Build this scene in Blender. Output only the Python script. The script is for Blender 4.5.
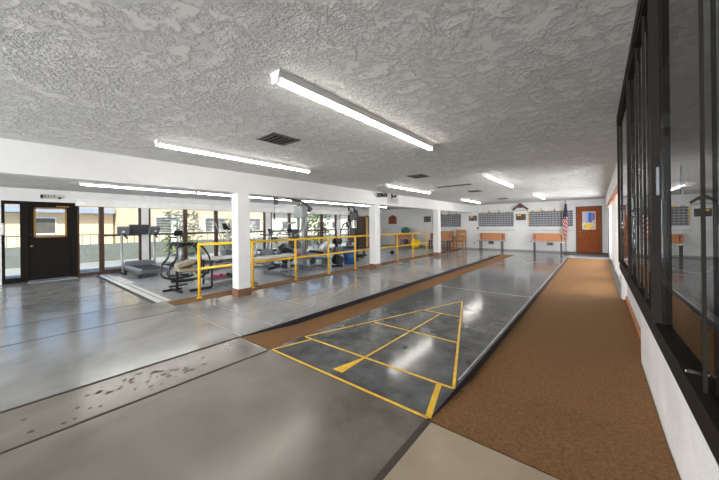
import bpy, bmesh, math, random
from mathutils import Vector, Matrix
random.seed(7)
for o in list(bpy.data.objects): bpy.data.objects.remove(o)
scene = bpy.context.scene
C = scene.collection

# ------------------------------------------------------------------ camera
PSI, RHO, H, FPX, HC = 0.68350, math.radians(-0.675), 1.35, 291.73, 226.145
cam_data = bpy.data.cameras.new('camera')
cam = bpy.data.objects.new('camera', cam_data); C.objects.link(cam)
cam_data.sensor_width = 36.0; cam_data.sensor_fit = 'HORIZONTAL'
cam_data.lens = FPX / 719.0 * 36.0
cam_data.shift_y = -(240.0 - HC) / 719.0
cam_data.clip_start = 0.02
fw = Vector((-math.sin(PSI), math.cos(PSI), 0)); rt = Vector((math.cos(PSI), math.sin(PSI), 0)); up = Vector((0, 0, 1))
ax = rt * math.cos(RHO) + up * math.sin(RHO)
ay = up * math.cos(RHO) - rt * math.sin(RHO)
M = Matrix((ax, ay, -fw)).transposed().to_4x4(); M.translation = Vector((0, 0, H))
cam.matrix_world = M
scene.camera = cam

# ------------------------------------------------------------------ light
scene.view_settings.view_transform = 'Standard'; scene.view_settings.look = 'None'
scene.view_settings.gamma = 1.0; scene.view_settings.use_curve_mapping = False
scene.view_settings.exposure = 1.5
W = bpy.data.worlds.new('world'); scene.world = W; W.use_nodes = True
wn = W.node_tree; wn.nodes.clear()
wo = wn.nodes.new('ShaderNodeOutputWorld'); wb = wn.nodes.new('ShaderNodeBackground')
sky = wn.nodes.new('ShaderNodeTexSky'); sky.sky_type = 'HOSEK_WILKIE'; sky.turbidity = 4.0
sky.sun_direction = Vector((0.55, -0.35, 0.75)).normalized()
wb.inputs['Strength'].default_value = 2.6
wn.links.new(sky.outputs[0], wb.inputs[0]); wn.links.new(wb.outputs[0], wo.inputs[0])
sd = bpy.data.lights.new('sun', 'SUN'); sd.energy = 3.3; sd.angle = 0.02; sd.color = (1.0, 0.95, 0.87)
sun = bpy.data.objects.new('sun', sd); C.objects.link(sun)
sun.rotation_euler = Vector((0.55, -0.35, 0.75)).to_track_quat('Z', 'Y').to_euler()
# added fill lights, unseen, at made-up window openings behind the camera
for wx, we in ((-9.2, 55.0), (-5.5, 100.0), (-1.8, 255.0)):
    ad = bpy.data.lights.new('added_fill', 'AREA'); ad.shape = 'RECTANGLE'; ad.size = 3.0; ad.size_y = 1.7; ad.energy = we; ad.color = (.97, .98, 1.0)
    ao = bpy.data.objects.new('added_fill', ad); C.objects.link(ao); ao.location = (wx, -6.28, 1.4); ao.rotation_euler = (math.radians(112), 0, 0)
for wy, ww in ((8.3, 1.3), (10.5, 1.9), (13.4, 2.2)):   # added fill for the far end, set behind the right-hand blinds
    ad = bpy.data.lights.new('added_fill', 'AREA'); ad.shape = 'RECTANGLE'; ad.size = ww; ad.size_y = 1.6; ad.energy = 48.0; ad.color = (.98, .99, 1.0)
    ao = bpy.data.objects.new('added_fill', ad); C.objects.link(ao); ao.location = (.75, wy, 1.15); ao.rotation_euler = (math.radians(97), 0, math.radians(90))
LAMP = 10.0           # emission of the fluorescent diffusers

ZC, ZB, YF, XW = 2.433, 2.027, 16.58, -11.5

# ------------------------------------------------------------------ helpers
def srgb(r, g, b):
    f = lambda c: (c / 255 / 12.92) if c / 255 <= .04045 else ((c / 255 + .055) / 1.055) ** 2.4
    return (f(r), f(g), f(b), 1)

def mat(name, col, rough=.5, metal=0., spec=.5, col2=None, scale=3., detail=4., lo=.35, hi=.65, bump=0., bscale=30., rough2=None, emit=None, es=0., distort=0., coat=0., stretch=None):
    m = bpy.data.materials.new(name); m.use_nodes = True
    nt = m.node_tree; b = nt.nodes['Principled BSDF']
    b.inputs['Base Color'].default_value = col; b.inputs['Roughness'].default_value = rough
    b.inputs['Metallic'].default_value = metal; b.inputs['Specular IOR Level'].default_value = spec
    b.inputs['Coat Weight'].default_value = coat
    tc = nt.nodes.new('ShaderNodeTexCoord'); co = tc.outputs['Object']
    if stretch:
        mp = nt.nodes.new('ShaderNodeMapping'); mp.inputs['Scale'].default_value = stretch
        nt.links.new(co, mp.inputs[0]); co = mp.outputs[0]
    if col2 is None: col2 = tuple(c * .86 for c in col[:3]) + (1,)
    n = nt.nodes.new('ShaderNodeTexNoise'); n.inputs['Scale'].default_value = scale; n.inputs['Detail'].default_value = detail
    n.inputs['Distortion'].default_value = distort
    nt.links.new(co, n.inputs['Vector'])
    r = nt.nodes.new('ShaderNodeValToRGB'); r.color_ramp.elements[0].position = lo; r.color_ramp.elements[1].position = hi
    r.color_ramp.elements[0].color = col2; r.color_ramp.elements[1].color = col
    nt.links.new(n.outputs[0], r.inputs[0]); nt.links.new(r.outputs[0], b.inputs['Base Color'])
    if rough2 is not None:
        mr = nt.nodes.new('ShaderNodeMapRange'); mr.inputs[3].default_value = rough; mr.inputs[4].default_value = rough2
        mr.inputs[1].default_value = lo; mr.inputs[2].default_value = hi
        nt.links.new(n.outputs[0], mr.inputs[0]); nt.links.new(mr.outputs[0], b.inputs['Roughness'])
    if bump:
        bn = nt.nodes.new('ShaderNodeTexNoise'); bn.inputs['Scale'].default_value = bscale; bn.inputs['Detail'].default_value = 3
        nt.links.new(co, bn.inputs['Vector'])
        bp = nt.nodes.new('ShaderNodeBump'); bp.inputs['Strength'].default_value = bump; bp.inputs['Distance'].default_value = .02
        nt.links.new(bn.outputs[0], bp.inputs['Height']); nt.links.new(bp.outputs[0], b.inputs['Normal'])
    if emit:
        b.inputs['Emission Color'].default_value = emit; b.inputs['Emission Strength'].default_value = es
    return m

def glass_mat(name, tint=(.96, .98, .98, 1), boost=1.0):
    m = bpy.data.materials.new(name); m.use_nodes = True; nt = m.node_tree
    nt.nodes.remove(nt.nodes['Principled BSDF']); out = nt.nodes['Material Output']
    t = nt.nodes.new('ShaderNodeBsdfTransparent'); t.inputs[0].default_value = tint
    g = nt.nodes.new('ShaderNodeBsdfGlossy'); g.inputs['Roughness'].default_value = 0.0
    f = nt.nodes.new('ShaderNodeFresnel'); ge = nt.nodes.new('ShaderNodeNewGeometry')
    mr = nt.nodes.new('ShaderNodeMapRange'); mr.inputs[3].default_value = 1.5 * boost; mr.inputs[4].default_value = 1 / (1.5 * boost)
    nt.links.new(ge.outputs['Backfacing'], mr.inputs[0]); nt.links.new(mr.outputs[0], f.inputs['IOR'])
    x = nt.nodes.new('ShaderNodeMixShader')
    nt.links.new(f.outputs[0], x.inputs[0]); nt.links.new(t.outputs[0], x.inputs[1]); nt.links.new(g.outputs[0], x.inputs[2])
    nt.links.new(x.outputs[0], out.inputs[0])
    return m

class MB:
    def __init__(s): s.bm = bmesh.new()
    def box(s, x0, x1, y0, y1, z0, z1, bev=0.):
        r = bmesh.ops.create_cube(s.bm, size=1.0)
        sx, sy, sz = abs(x1 - x0), abs(y1 - y0), abs(z1 - z0)
        for v in r['verts']:
            v.co = Vector(((x0 + x1) / 2 + v.co.x * sx, (y0 + y1) / 2 + v.co.y * sy, (z0 + z1) / 2 + v.co.z * sz))
        if bev:
            es = list({e for v in r['verts'] for e in v.link_edges})
            bmesh.ops.bevel(s.bm, geom=es, offset=min(bev, sx * .45, sy * .45, sz * .45), segments=2, affect='EDGES', profile=.6)
        return s
    def obox(s, c, size, rot=(0, 0, 0), bev=0.):
        from mathutils import Euler
        n0 = len(s.bm.verts)
        s.bm.verts.ensure_lookup_table(); old = set(s.bm.verts)
        s.box(-size[0] / 2, size[0] / 2, -size[1] / 2, size[1] / 2, -size[2] / 2, size[2] / 2, bev)
        R = Euler(rot).to_matrix()
        for v in s.bm.verts:
            if v not in old: v.co = R @ v.co + Vector(c)
        return s
    def tube(s, pts, r, n=10, closed=False, caps=True):
        P = [Vector(p) for p in pts]
        rr = r if isinstance(r, (list, tuple)) else [r] * len(P)
        rings = []; prev = None; N = len(P)
        for i, p in enumerate(P):
            if closed: t = (P[(i + 1) % N] - P[i - 1])
            else: t = (P[min(i + 1, N - 1)] - P[max(i - 1, 0)])
            t.normalize()
            if prev is None:
                a = Vector((0, 0, 1)) if abs(t.z) < .9 else Vector((1, 0, 0))
                u = t.cross(a).normalized()
            else:
                u = (prev - t * prev.dot(t))
                u = u.normalized() if u.length > 1e-6 else t.orthogonal().normalized()
            prev = u; w = t.cross(u)
            rings.append([s.bm.verts.new(p + (u * math.cos(2 * math.pi * k / n) + w * math.sin(2 * math.pi * k / n)) * rr[i]) for k in range(n)])
        for i in range(N if closed else N - 1):
            a, b = rings[i], rings[(i + 1) % N]
            for k in range(n):
                f = s.bm.faces.new((a[k], a[(k + 1) % n], b[(k + 1) % n], b[k])); f.smooth = True
        if caps and not closed:
            s.bm.faces.new(rings[0][::-1]); s.bm.faces.new(rings[-1])
        return s
    def bend(s, pts, r, n=8, seg=4, rad=.06, closed=False):
        """tube through a polyline with rounded corners"""
        P = [Vector(p) for p in pts]; out = [P[0]] if not closed else []
        rng = range(1, len(P) - 1) if not closed else range(len(P))
        for i in rng:
            a, b, c = P[i - 1], P[i], P[(i + 1) % len(P)]
            d1 = min(rad, (a - b).length * .45); d2 = min(rad, (c - b).length * .45)
            p1 = b + (a - b).normalized() * d1; p2 = b + (c - b).normalized() * d2
            for k in range(seg + 1):
                t = k / seg; out.append(p1 * (1 - t) ** 2 + b * 2 * t * (1 - t) + p2 * t * t)
        if not closed: out.append(P[-1])
        return s.tube(out, r, n, closed)
    def cyl(s, a, b, r, n=20, r2=None):
        return s.tube([a, b], [r, r if r2 is None else r2], n)
    def sphere(s, c, r, sz=1., n=24):
        q = bmesh.ops.create_uvsphere(s.bm, u_segments=n, v_segments=n // 2, radius=r)
        for v in q['verts']: v.co = Vector((v.co.x, v.co.y, v.co.z * sz)) + Vector(c)
        for f in {f for v in q['verts'] for f in v.link_faces}: f.smooth = True
        return s
    def poly(s, pts):
        s.bm.faces.new([s.bm.verts.new(p) for p in pts]); return s
    def prism(s, pts, d):
        """extrude a planar outline by vector d"""
        d = Vector(d); A = [s.bm.verts.new(p) for p in pts]; B = [s.bm.verts.new(Vector(p) + d) for p in pts]
        s.bm.faces.new(A[::-1]); s.bm.faces.new(B); n = len(pts)
        for i in range(n): s.bm.faces.new((A[i], A[(i + 1) % n], B[(i + 1) % n], B[i]))
        return s
    def torus(s, c, R, r, axis='z', n=28, m=8):
        pts = []
        for k in range(n):
            a = 2 * math.pi * k / n; x, y = R * math.cos(a), R * math.sin(a)
            pts.append(Vector(c) + {'z': Vector((x, y, 0)), 'x': Vector((0, x, y)), 'y': Vector((x, 0, y))}[axis])
        return s.tube(pts, r, m, closed=True)
    def build(s, name, m, parent=None, label=None, kind=None, cat=None, group=None):
        bmesh.ops.recalc_face_normals(s.bm, faces=s.bm.faces)
        me = bpy.data.meshes.new(name); s.bm.to_mesh(me); s.bm.free()
        me.materials.append(m)
        o = bpy.data.objects.new(name, me); C.objects.link(o)
        if parent: o.parent = parent
        if label: o['label'] = label
        if kind: o['kind'] = kind
        if cat: o['category'] = cat
        if group: o['group'] = group
        return o

def thing(name, label, cat, loc=(0, 0, 0), rz=0., group=None):
    o = bpy.data.objects.new(name, None); C.objects.link(o); o.empty_display_size = .1
    o.location = loc; o.rotation_euler = (0, 0, rz); o['label'] = label; o['category'] = cat
    if group: o['group'] = group
    return o
def kids(o): return [c for c in bpy.data.objects if c.parent == o]
def dup(root, loc=None, rz=None, label=None, group=None):
    def cp(o, parent):
        c = o.copy(); C.objects.link(c)
        if parent is not None: c.parent = parent
        for k in kids(o): cp(k, c)
        return c
    r = cp(root, None)
    if loc is not None: r.location = loc
    if rz is not None: r.rotation_euler = (0, 0, rz)
    if label: r['label'] = label
    if group: r['group'] = group
    return r
def struct(o): o['kind'] = 'structure'; return o

# ------------------------------------------------------------------ materials
M_wall = mat('wall_paint', srgb(220, 220, 219), .6, scale=1.2, col2=srgb(211, 211, 210), bump=.12, bscale=60)
M_wall_low = mat('low_wall_paint', srgb(236, 235, 234), .5, scale=2.5, col2=srgb(222, 221, 220), bump=.3, bscale=40)
M_trim = mat('white_trim', srgb(235, 234, 232), .4)
M_dark = mat('dark_bronze_metal', srgb(30, 26, 23), .6, spec=.08, col2=srgb(30, 27, 25))
M_brownframe = mat('brown_frame', srgb(72, 48, 30), .5)
M_rubber = mat('black_rubber', srgb(28, 28, 30), .6)
M_blackmetal = mat('black_powder_coat', srgb(34, 35, 38), .35, metal=.2)
M_grey = mat('grey_plastic', srgb(98, 102, 108), .45)
M_ltgrey = mat('light_grey_metal', srgb(168, 170, 172), .35, metal=.4)
M_chrome = mat('chrome', srgb(205, 205, 208), .18, metal=1.)
M_yellow = mat('yellow_paint', srgb(245, 196, 30), .4, col2=srgb(232, 178, 20))
M_yline = mat('yellow_line_paint', srgb(242, 196, 40), .35, col2=srgb(214, 170, 50), scale=14)
M_wline = mat('worn_white_line', srgb(190, 188, 184), .35, col2=srgb(150, 148, 145), scale=9)
M_tan = mat('tan_vinyl', srgb(168, 158, 135), .5, col2=srgb(150, 140, 118))
M_blackvinyl = mat('black_vinyl', srgb(40, 40, 44), .4)
M_whitevinyl = mat('white_vinyl', srgb(215, 214, 212), .4)
M_orangewood = mat('orange_wood', srgb(190, 128, 84), .5, col2=srgb(172, 110, 66), scale=5, stretch=(1, 8, 8))
M_oak = mat('oak_wood', srgb(196, 140, 84), .45, col2=srgb(168, 112, 60), scale=6, stretch=(6, 6, 1))
M_door = mat('door_wood', srgb(150, 80, 28), .6, spec=.2, col2=srgb(120, 58, 18), scale=5, stretch=(6, 6, .8))
M_brown = mat('dark_brown_wood', srgb(84, 58, 40), .5)
M_red = mat('red_paint', srgb(190, 40, 44), .5)
M_tile = mat('brown_tile', srgb(128, 88, 64), .4, col2=srgb(104, 70, 50), scale=12)
M_glass = glass_mat('window_glass')
M_glass2 = glass_mat('sliding_glass', (.62, .65, .65, 1), 1.35)
M_void = mat('dark_glass_backing', srgb(58, 60, 58), .8)  # darkness behind the sliding glass, put into the colour

# textured skip-trowel ceiling
def ceiling_mat():
    m = bpy.data.materials.new('skip_trowel_ceiling'); m.use_nodes = True; nt = m.node_tree
    b = nt.nodes['Principled BSDF']; b.inputs['Roughness'].default_value = .75; b.inputs['Specular IOR Level'].default_value = .25
    tc = nt.nodes.new('ShaderNodeTexCoord')
    n1 = nt.nodes.new('ShaderNodeTexNoise'); n1.inputs['Scale'].default_value = 7.5; n1.inputs['Detail'].default_value = 8; n1.inputs['Distortion'].default_value = .35; n1.inputs['Roughness'].default_value = .72
    r1 = nt.nodes.new('ShaderNodeValToRGB'); r1.color_ramp.elements[0].position = .44; r1.color_ramp.elements[1].position = .55
    n2 = nt.nodes.new('ShaderNodeTexNoise'); n2.inputs['Scale'].default_value = 42; n2.inputs['Detail'].default_value = 5; n2.inputs['Distortion'].default_value = .5
    r2 = nt.nodes.new('ShaderNodeValToRGB'); r2.color_ramp.elements[0].position = .44; r2.color_ramp.elements[1].position = .6
    n3 = nt.nodes.new('ShaderNodeTexNoise'); n3.inputs['Scale'].default_value = 1.3; n3.inputs['Detail'].default_value = 2
    r3 = nt.nodes.new('ShaderNodeValToRGB'); r3.color_ramp.elements[0].position = .4; r3.color_ramp.elements[1].position = .62
    for n in (n1, n2, n3): nt.links.new(tc.outputs['Object'], n.inputs['Vector'])
    nt.links.new(n1.outputs[0], r1.inputs[0]); nt.links.new(n2.outputs[0], r2.inputs[0]); nt.links.new(n3.outputs[0], r3.inputs[0])
    mu = nt.nodes.new('ShaderNodeMath'); mu.operation = 'MULTIPLY_ADD'
    mu2 = nt.nodes.new('ShaderNodeMath'); mu2.operation = 'MULTIPLY'; nt.links.new(r3.outputs[0], mu2.inputs[0]); mu2.inputs[1].default_value = .9
    nt.links.new(mu2.outputs[0], mu.inputs[1])
    nt.links.new(r2.outputs[0], mu.inputs[0]); nt.links.new(r1.outputs[0], mu.inputs[2])
    bp = nt.nodes.new('ShaderNodeBump'); bp.inputs['Strength'].default_value = .95; bp.inputs['Distance'].default_value = .010; bp.invert = False
    nt.links.new(mu.outputs[0], bp.inputs['Height']); nt.links.new(bp.outputs[0], b.inputs['Normal'])
    mx = nt.nodes.new('ShaderNodeMix'); mx.data_type = 'RGBA'
    mx.inputs[6].default_value = srgb(206, 206, 204); mx.inputs[7].default_value = srgb(218, 218, 216)
    nt.links.new(r1.outputs[0], mx.inputs[0]); nt.links.new(mx.outputs[2], b.inputs['Base Color'])
    return m
M_ceil = ceiling_mat()

def floor_mat(name, c1, c2, c3, r1, r2, scale=.8, spot=None, fine=5.):
    m = bpy.data.materials.new(name); m.use_nodes = True; nt = m.node_tree
    b = nt.nodes['Principled BSDF']; tc = nt.nodes.new('ShaderNodeTexCoord')
    n1 = nt.nodes.new('ShaderNodeTexNoise'); n1.inputs['Scale'].default_value = scale; n1.inputs['Detail'].default_value = 6; n1.inputs['Distortion'].default_value = .8
    n2 = nt.nodes.new('ShaderNodeTexNoise'); n2.inputs['Scale'].default_value = fine; n2.inputs['Detail'].default_value = 6; n2.inputs['Roughness'].default_value = .62
    nt.links.new(tc.outputs['Object'], n1.inputs['Vector']); nt.links.new(tc.outputs['Object'], n2.inputs['Vector'])
    r = nt.nodes.new('ShaderNodeValToRGB'); r.color_ramp.elements[0].position = .35; r.color_ramp.elements[1].position = .65
    r.color_ramp.elements[0].color = c1; r.color_ramp.elements[1].color = c2
    nt.links.new(n1.outputs[0], r.inputs[0])
    rr = nt.nodes.new('ShaderNodeValToRGB'); rr.color_ramp.elements[0].position = .4; rr.color_ramp.elements[1].position = .75
    rr.color_ramp.elements[1].color = (.6, .6, .6, 1)
    nt.links.new(n2.outputs[0], rr.inputs[0])
    mx = nt.nodes.new('ShaderNodeMix'); mx.data_type = 'RGBA'; mx.inputs[7].default_value = c3
    nt.links.new(rr.outputs[0], mx.inputs[0]); nt.links.new(r.outputs[0], mx.inputs[6]); nt.links.new(mx.outputs[2], b.inputs['Base Color'])
    mr = nt.nodes.new('ShaderNodeMapRange'); mr.inputs[1].default_value = .3; mr.inputs[2].default_value = .7; mr.inputs[3].default_value = r1; mr.inputs[4].default_value = r2
    nt.links.new(n2.outputs[0], mr.inputs[0]); nt.links.new(mr.outputs[0], b.inputs['Roughness'])
    bp = nt.nodes.new('ShaderNodeBump'); bp.inputs['Strength'].default_value = .06; bp.inputs['Distance'].default_value = .01
    nt.links.new(n1.outputs[0], bp.inputs['Height']); nt.links.new(bp.outputs[0], b.inputs['Normal'])
    b.inputs['Specular IOR Level'].default_value = .65
    return m
M_conc = floor_mat('sealed_concrete', srgb(82, 74, 65), srgb(124, 117, 108), srgb(118, 112, 104), .2, .27, .8)
M_conc2 = floor_mat('pale_sealed_concrete', srgb(116, 115, 112), srgb(152, 152, 150), srgb(142, 141, 139), .15, .2, .9)
M_court = floor_mat('dark_court_coating', srgb(56, 57, 60), srgb(84, 86, 89), srgb(124, 125, 126), .1, .17, 1.3)
M_lane = floor_mat('grey_court_coating', srgb(132, 133, 135), srgb(158, 159, 161), srgb(164, 165, 166), .08, .13, 1.0)
M_slab = floor_mat('rough_pale_concrete', srgb(138, 124, 102), srgb(164, 150, 128), srgb(150, 137, 116), .4, .6, 1.5)
M_mat = floor_mat('grey_gym_mat', srgb(136, 138, 143), srgb(152, 154, 159), srgb(160, 162, 166), .25, .4, 2.0)
M_carpet = mat('brown_carpet', srgb(142, 104, 62), .8, spec=.35, col2=srgb(118, 82, 44), scale=55, detail=5, lo=.38, hi=.62, bump=.8, bscale=140)
M_kerb = mat('dark_slate_edge', srgb(42, 46, 60), .4)
M_joint = mat('joint_filler', srgb(58, 50, 44), .7)

# ------------------------------------------------------------------ the shell
G = -.07
floor = struct(MB().box(-11.6, .34, -6.0, 1.85, -.2, 0).build('floor', M_conc))
MB().box(-11.6, -6.16, 1.85, YF, -.2, 0).build('gym_floor', M_mat, floor)
MB().box(-6.16, -3.43, 1.85, YF, -.2, 0).build('grey_lane', M_lane, floor, 'pale grey shuffleboard lane beside the yellow rail')
MB().box(-2.82, -.92, 1.85, YF, -.2, 0).build('court_lane', M_court, floor, 'dark grey glossy shuffleboard lane with yellow markings')
MB().box(-3.43, -2.82, 14.25, YF, -.2, 0).build('lane_end', M_lane, floor)
MB().box(-.92, .5, 14.3, YF, -.2, 0).build('far_landing', M_conc2, floor)
MB().box(-3.43, -2.82, 1.85, 14.25, -.2, -.09).build('gutter_bed', M_kerb, floor)
MB().box(-.92, .5, 1.85, 14.3, -.2, -.09).build('gutter_bed', M_kerb, floor)
MB().box(-.9, .34, .2, 1.845, .0005, .0035).build('slab_surface', M_slab, floor, 'pale tan unsealed concrete patch')
MB().box(-11.6, -5.36, -6, 1.85, .0005, .0025).build('slab_surface', M_conc2, floor)
MB().box(-5.345, -3.44, -6, 1.85, .0005, .0025).build('slab_surface', M_conc2, floor)
# joints between slabs
for x, w, y0, y1 in ((-.915, .022, -2, 1.85), (-2.81, .010, -4, 1.84), (-3.435, .014, -4, 1.84), (-5.352, .008, -4, 1.84), (-6.38, .006, -4, 1.7), (-7.9, .005, -4, 1.7), (-9.6, .005, -4, 1.7)):
    MB().box(x - w, x + w, y0, y1, .001, .005).build('floor_joint', M_joint, floor)
# edges of the raised lanes
def slope_z(y):
    if y < 2.75: return G * max(0, (y - 1.85)) / .9
    if y > 13.3: return G * max(0, (14.25 - y)) / .95
    return G
def edge(x, w):
    ys = [1.86, 2.1, 2.4, 2.75, 6, 10, 13.3, 14.2]
    b = MB()
    for a, c in zip(ys, ys[1:]):
        b.prism([(x, a, .003), (x, c, .003), (x, c, G - .01), (x, a, G - .01)], (w, 0, 0))
    b.build('lane_edge', M_kerb, floor, 'dark slate edge of the raised lane')
edge(-3.44, .02); edge(-.935, .02)
MB().box(-.955, -.94, 2.5, 14.3, .0, .003).build('lane_line', M_wline, floor)
MB().box(-.9, .335, 14.32, 15.2, .0005, .004).build('landing_strip', mat('pale_blue_grey', srgb(158, 162, 176), .4), floor, 'pale blue grey landing before the brown door')
# carpets lying in the gutters
def runner(name, x0, x1, ya, yb, label, wide=False):
    ys = [ya, 2.1, 2.4, 2.75, 4.17] + [5.5, 7.28, 10.5, 13.3] + [13.7, yb]
    b = MB()
    for a, c in zip(ys, ys[1:]):
        za, zc = slope_z(a), slope_z(c)
        for (u0, u1, on) in ((x0, x1, 1), (x1, .415, wide and 4.1 <= a < 7.2)):
            if on: b.prism([(u0, a, za), (u0, c, zc), (u0, c, zc - .015), (u0, a, za - .015)], (u1 - u0, 0, 0))
    bmesh.ops.remove_doubles(b.bm, verts=b.bm.verts, dist=1e-5)
    return b.build(name, M_carpet, None, label, None, 'carpet')
runner('carpet_runner', -.912, .335, 1.86, 14.2, 'wide brown carpet runner along the glass partition on the right', True)
runner('carpet_runner', -3.41, -2.825, 1.86, 14.2, 'narrow brown carpet strip sunk between the two shuffleboard lanes')
MB().box(-6.12, -5.72, 1.9, 15.9, .0, .006).build('carpet_strip', M_carpet, None, 'orange brown carpet strip under the yellow railing', None, 'carpet')
# painted lines of the yellow court
def line(b, a, c, w, z=.002, h=.0015):
    a, c = Vector((a[0], a[1], 0)), Vector((c[0], c[1], 0)); d = (c - a).normalized(); n = Vector((-d.y, d.x, 0)) * w / 2
    b.prism([(q.x, q.y, z) for q in (a + n, c + n, c - n, a - n)], (0, 0, h))
b = MB(); L = .025
line(b, (-2.79, 1.875), (-.93, 1.875), L); line(b, (-2.79, 2.345), (-.93, 2.345), L)
line(b, (-2.79, 1.875), (-2.66, 2.345), L); line(b, (-.93, 1.875), (-1.055, 2.345), .045)
line(b, (-2.79, 2.345), (-1.86, 5.14), L); line(b, (-.93, 2.345), (-1.86, 5.14), L)
line(b, (-2.42, 3.29), (-1.24, 3.29), L); line(b, (-2.13, 4.24), (-1.56, 4.24), L)
line(b, (-1.86, 2.345), (-1.86, 4.24), L)
b.prism([(-1.95, 1.97, .002), (-1.83, 1.97, .002), (-1.85, 2.345, .002), (-1.87, 2.345, .002)], (0, 0, .0015))
b.build('court_marking', M_yline, floor, 'yellow painted shuffleboard scoring triangle')
b = MB()
line(b, (-2.81, 6.14), (-.93, 6.14), .03); line(b, (-2.81, 11.0), (-.93, 11.0), .02)
line(b, (-1.86, 11.34), (-2.8, 13.95), .04); line(b, (-1.86, 11.34), (-1.0, 13.95), .04)
b.build('court_marking', M_wline, floor, 'pale far scoring triangle and dead line')
b = MB()
line(b, (-5.3, 1.875), (-3.46, 1.875), .02); line(b, (-5.3, 2.345), (-3.46, 2.345), .02)
line(b, (-5.3, 2.345), (-4.38, 5.14), .02); line(b, (-3.46, 2.345), (-4.38, 5.14), .02)
line(b, (-4.97, 3.29), (-3.75, 3.29), .02); line(b, (-4.38, 2.345), (-4.38, 4.24), .02); line(b, (-4.65, 4.24), (-4.1, 4.24), .02)
line(b, (-5.3, 6.14), (-3.46, 6.14), .02); line(b, (-4.38, 11.2), (-5.3, 13.95), .03); line(b, (-4.38, 11.2), (-3.5, 13.95), .03)
b.build('court_marking', M_wline, floor, 'faded white scoring triangle on the pale lane')
rnd = random.Random(3); b = MB()
for _ in range(42):
    cx, cy, r = -3.12 + rnd.gauss(0, .13), .75 + rnd.gauss(0, .3), rnd.uniform(.008, .026)
    if not -3.41 < cx < -2.84: continue
    b.prism([(cx + r * rnd.uniform(.5, 1.2) * math.cos(a), cy + r * rnd.uniform(.6, 1.6) * math.sin(a), .0005) for a in (0, 1.1, 2.2, 3.3, 4.4, 5.4)], (0, 0, .001))
b.build('chipped_patch', M_joint, floor, 'cluster of small dark chips in the concrete')
# gym threshold band
MB().box(-11.2, -6.2, 1.70, 1.76, .003, .006).build('threshold_strip', M_joint, floor)
MB().box(-11.2, -6.2, 1.78, 1.88, .003, .007).build('threshold_strip', M_trim, floor)
MB().box(-11.2, -6.2, 1.93, 2.0, .001, .006).build('threshold_strip', M_trim, floor)
th = thing('floor_decal', 'pale rectangular floor sign with yellow marks before the treadmill', 'sign', (-9.7, 2.0, .006))
MB().box(-.75, .75, -.1, .1, 0, .003).build('sheet', M_trim, th)
for x in (-.4, .35): MB().cyl((x, 0, .003), (x, 0, .005), .07).build('yellow_mark', M_yellow, th)

ceiling = struct(MB().box(-11.75, 3.0, -6.0, YF + .2, ZC, ZC + .25).build('ceiling', M_ceil))
struct(MB().box(-11.7, 3.0, YF, YF + .2, -.2, ZC).build('wall_back', M_wall))
wf = MB().box(-11.7, 3.0, -6.2, -6.0, -.2, .5).box(-11.7, 3.0, -6.2, -6.0, 2.3, ZC)
for a, c in ((-11.7, -10.75), (-7.65, -7.05), (-3.95, -3.35), (-.25, 3.0)): wf.box(a, c, -6.2, -6.0, .5, 2.3)  # openings added in the unseen wall for the fill lights
struct(wf.build('wall_front', M_wall))
struct(MB().box(XW, .42, YF - .02, YF, 0, .07).build('baseboard_back', mat('grey_base', srgb(150, 148, 145), .5)))
# beam and columns
struct(MB().box(-5.64, -5.40, -6.0, YF, ZB, ZC).build('trim_1', M_wall))
for y in (-1.7, 2.9, 7.42, 12.1):
    c = struct(MB().box(-5.64, -5.40, y, y + .25, 0, ZB).build('column', M_wall))
    MB().box(-5.652, -5.388, y - .012, y + .262, 0, .15).build('tile_base', M_tile, c, 'brown tiled foot of the column')

# ------------------------------------------------------------------ left window wall
wl = MB()
wl.box(XW - .18, XW, -6, 0.0, 0, ZC)
wl.box(XW - .18, XW, 0.0, YF, 2.06, ZC)
for a, c in ((2.88, 3.08), (7.47, 7.74), (12.07, 12.33)): wl.box(XW - .18, XW, a, c, 0, 2.06)
wl.box(XW - .18, XW, 15.0, YF, 0, 2.06)
struct(wl.build('wall_left', M_wall))
struct(MB().box(XW, XW + .13, 1.33, 16.0, 2.02, 2.22).build('trim_2', M_trim))
def window(n, y0, y1, transom=True, sill=.12, blinds=False, frame=M_brownframe, top=2.06):
    w = bpy.data.objects.new('window_%d' % n, None); C.objects.link(w); w['kind'] = 'structure'
    w.location = (XW, 0, 0); t = .055
    f = MB().box(-.12, .0, y0, y0 + t, 0, top).box(-.12, .0, y1 - t, y1, 0, top).box(-.12, 0, y0, y1, top - .04, top).box(-.12, .01, y0, y1, 0, sill)
    if transom: f.box(-.11, -.01, y0, y1, 1.13, 1.18)
    f.build('window_frame', frame, w)
    MB().box(-.065, -.058, y0 + t, y1 - t, sill, top - .04).build('pane', M_glass, w)
    if blinds:
        b = MB()
        z = 1.22
        while z < 2.0: b.obox((-.03, (y0 + y1) / 2, z), (.03, y1 - y0 - 2 * t - .02, .004), (0, .5, 0)); z += .055
        b.build('blind', M_trim, w)
window(1, .0, .36, False, .12, frame=M_dark)
window(2, 1.36, 1.90, False, .08, frame=M_brownframe)
segs = [(1.90, 2.88, 0), (3.08, 4.2, 1), (4.2, 5.3, 1), (5.3, 6.4, 1), (6.4, 7.47, 1), (7.74, 8.8, 1), (8.8, 9.85, 1), (9.85, 10.95, 0), (10.95, 12.07, 0), (12.33, 13.2, 0), (13.2, 15.0, 0)]
for i, (a, c, bl) in enumerate(segs): window(3 + i, a, c, True, .12, bool(bl))
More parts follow.
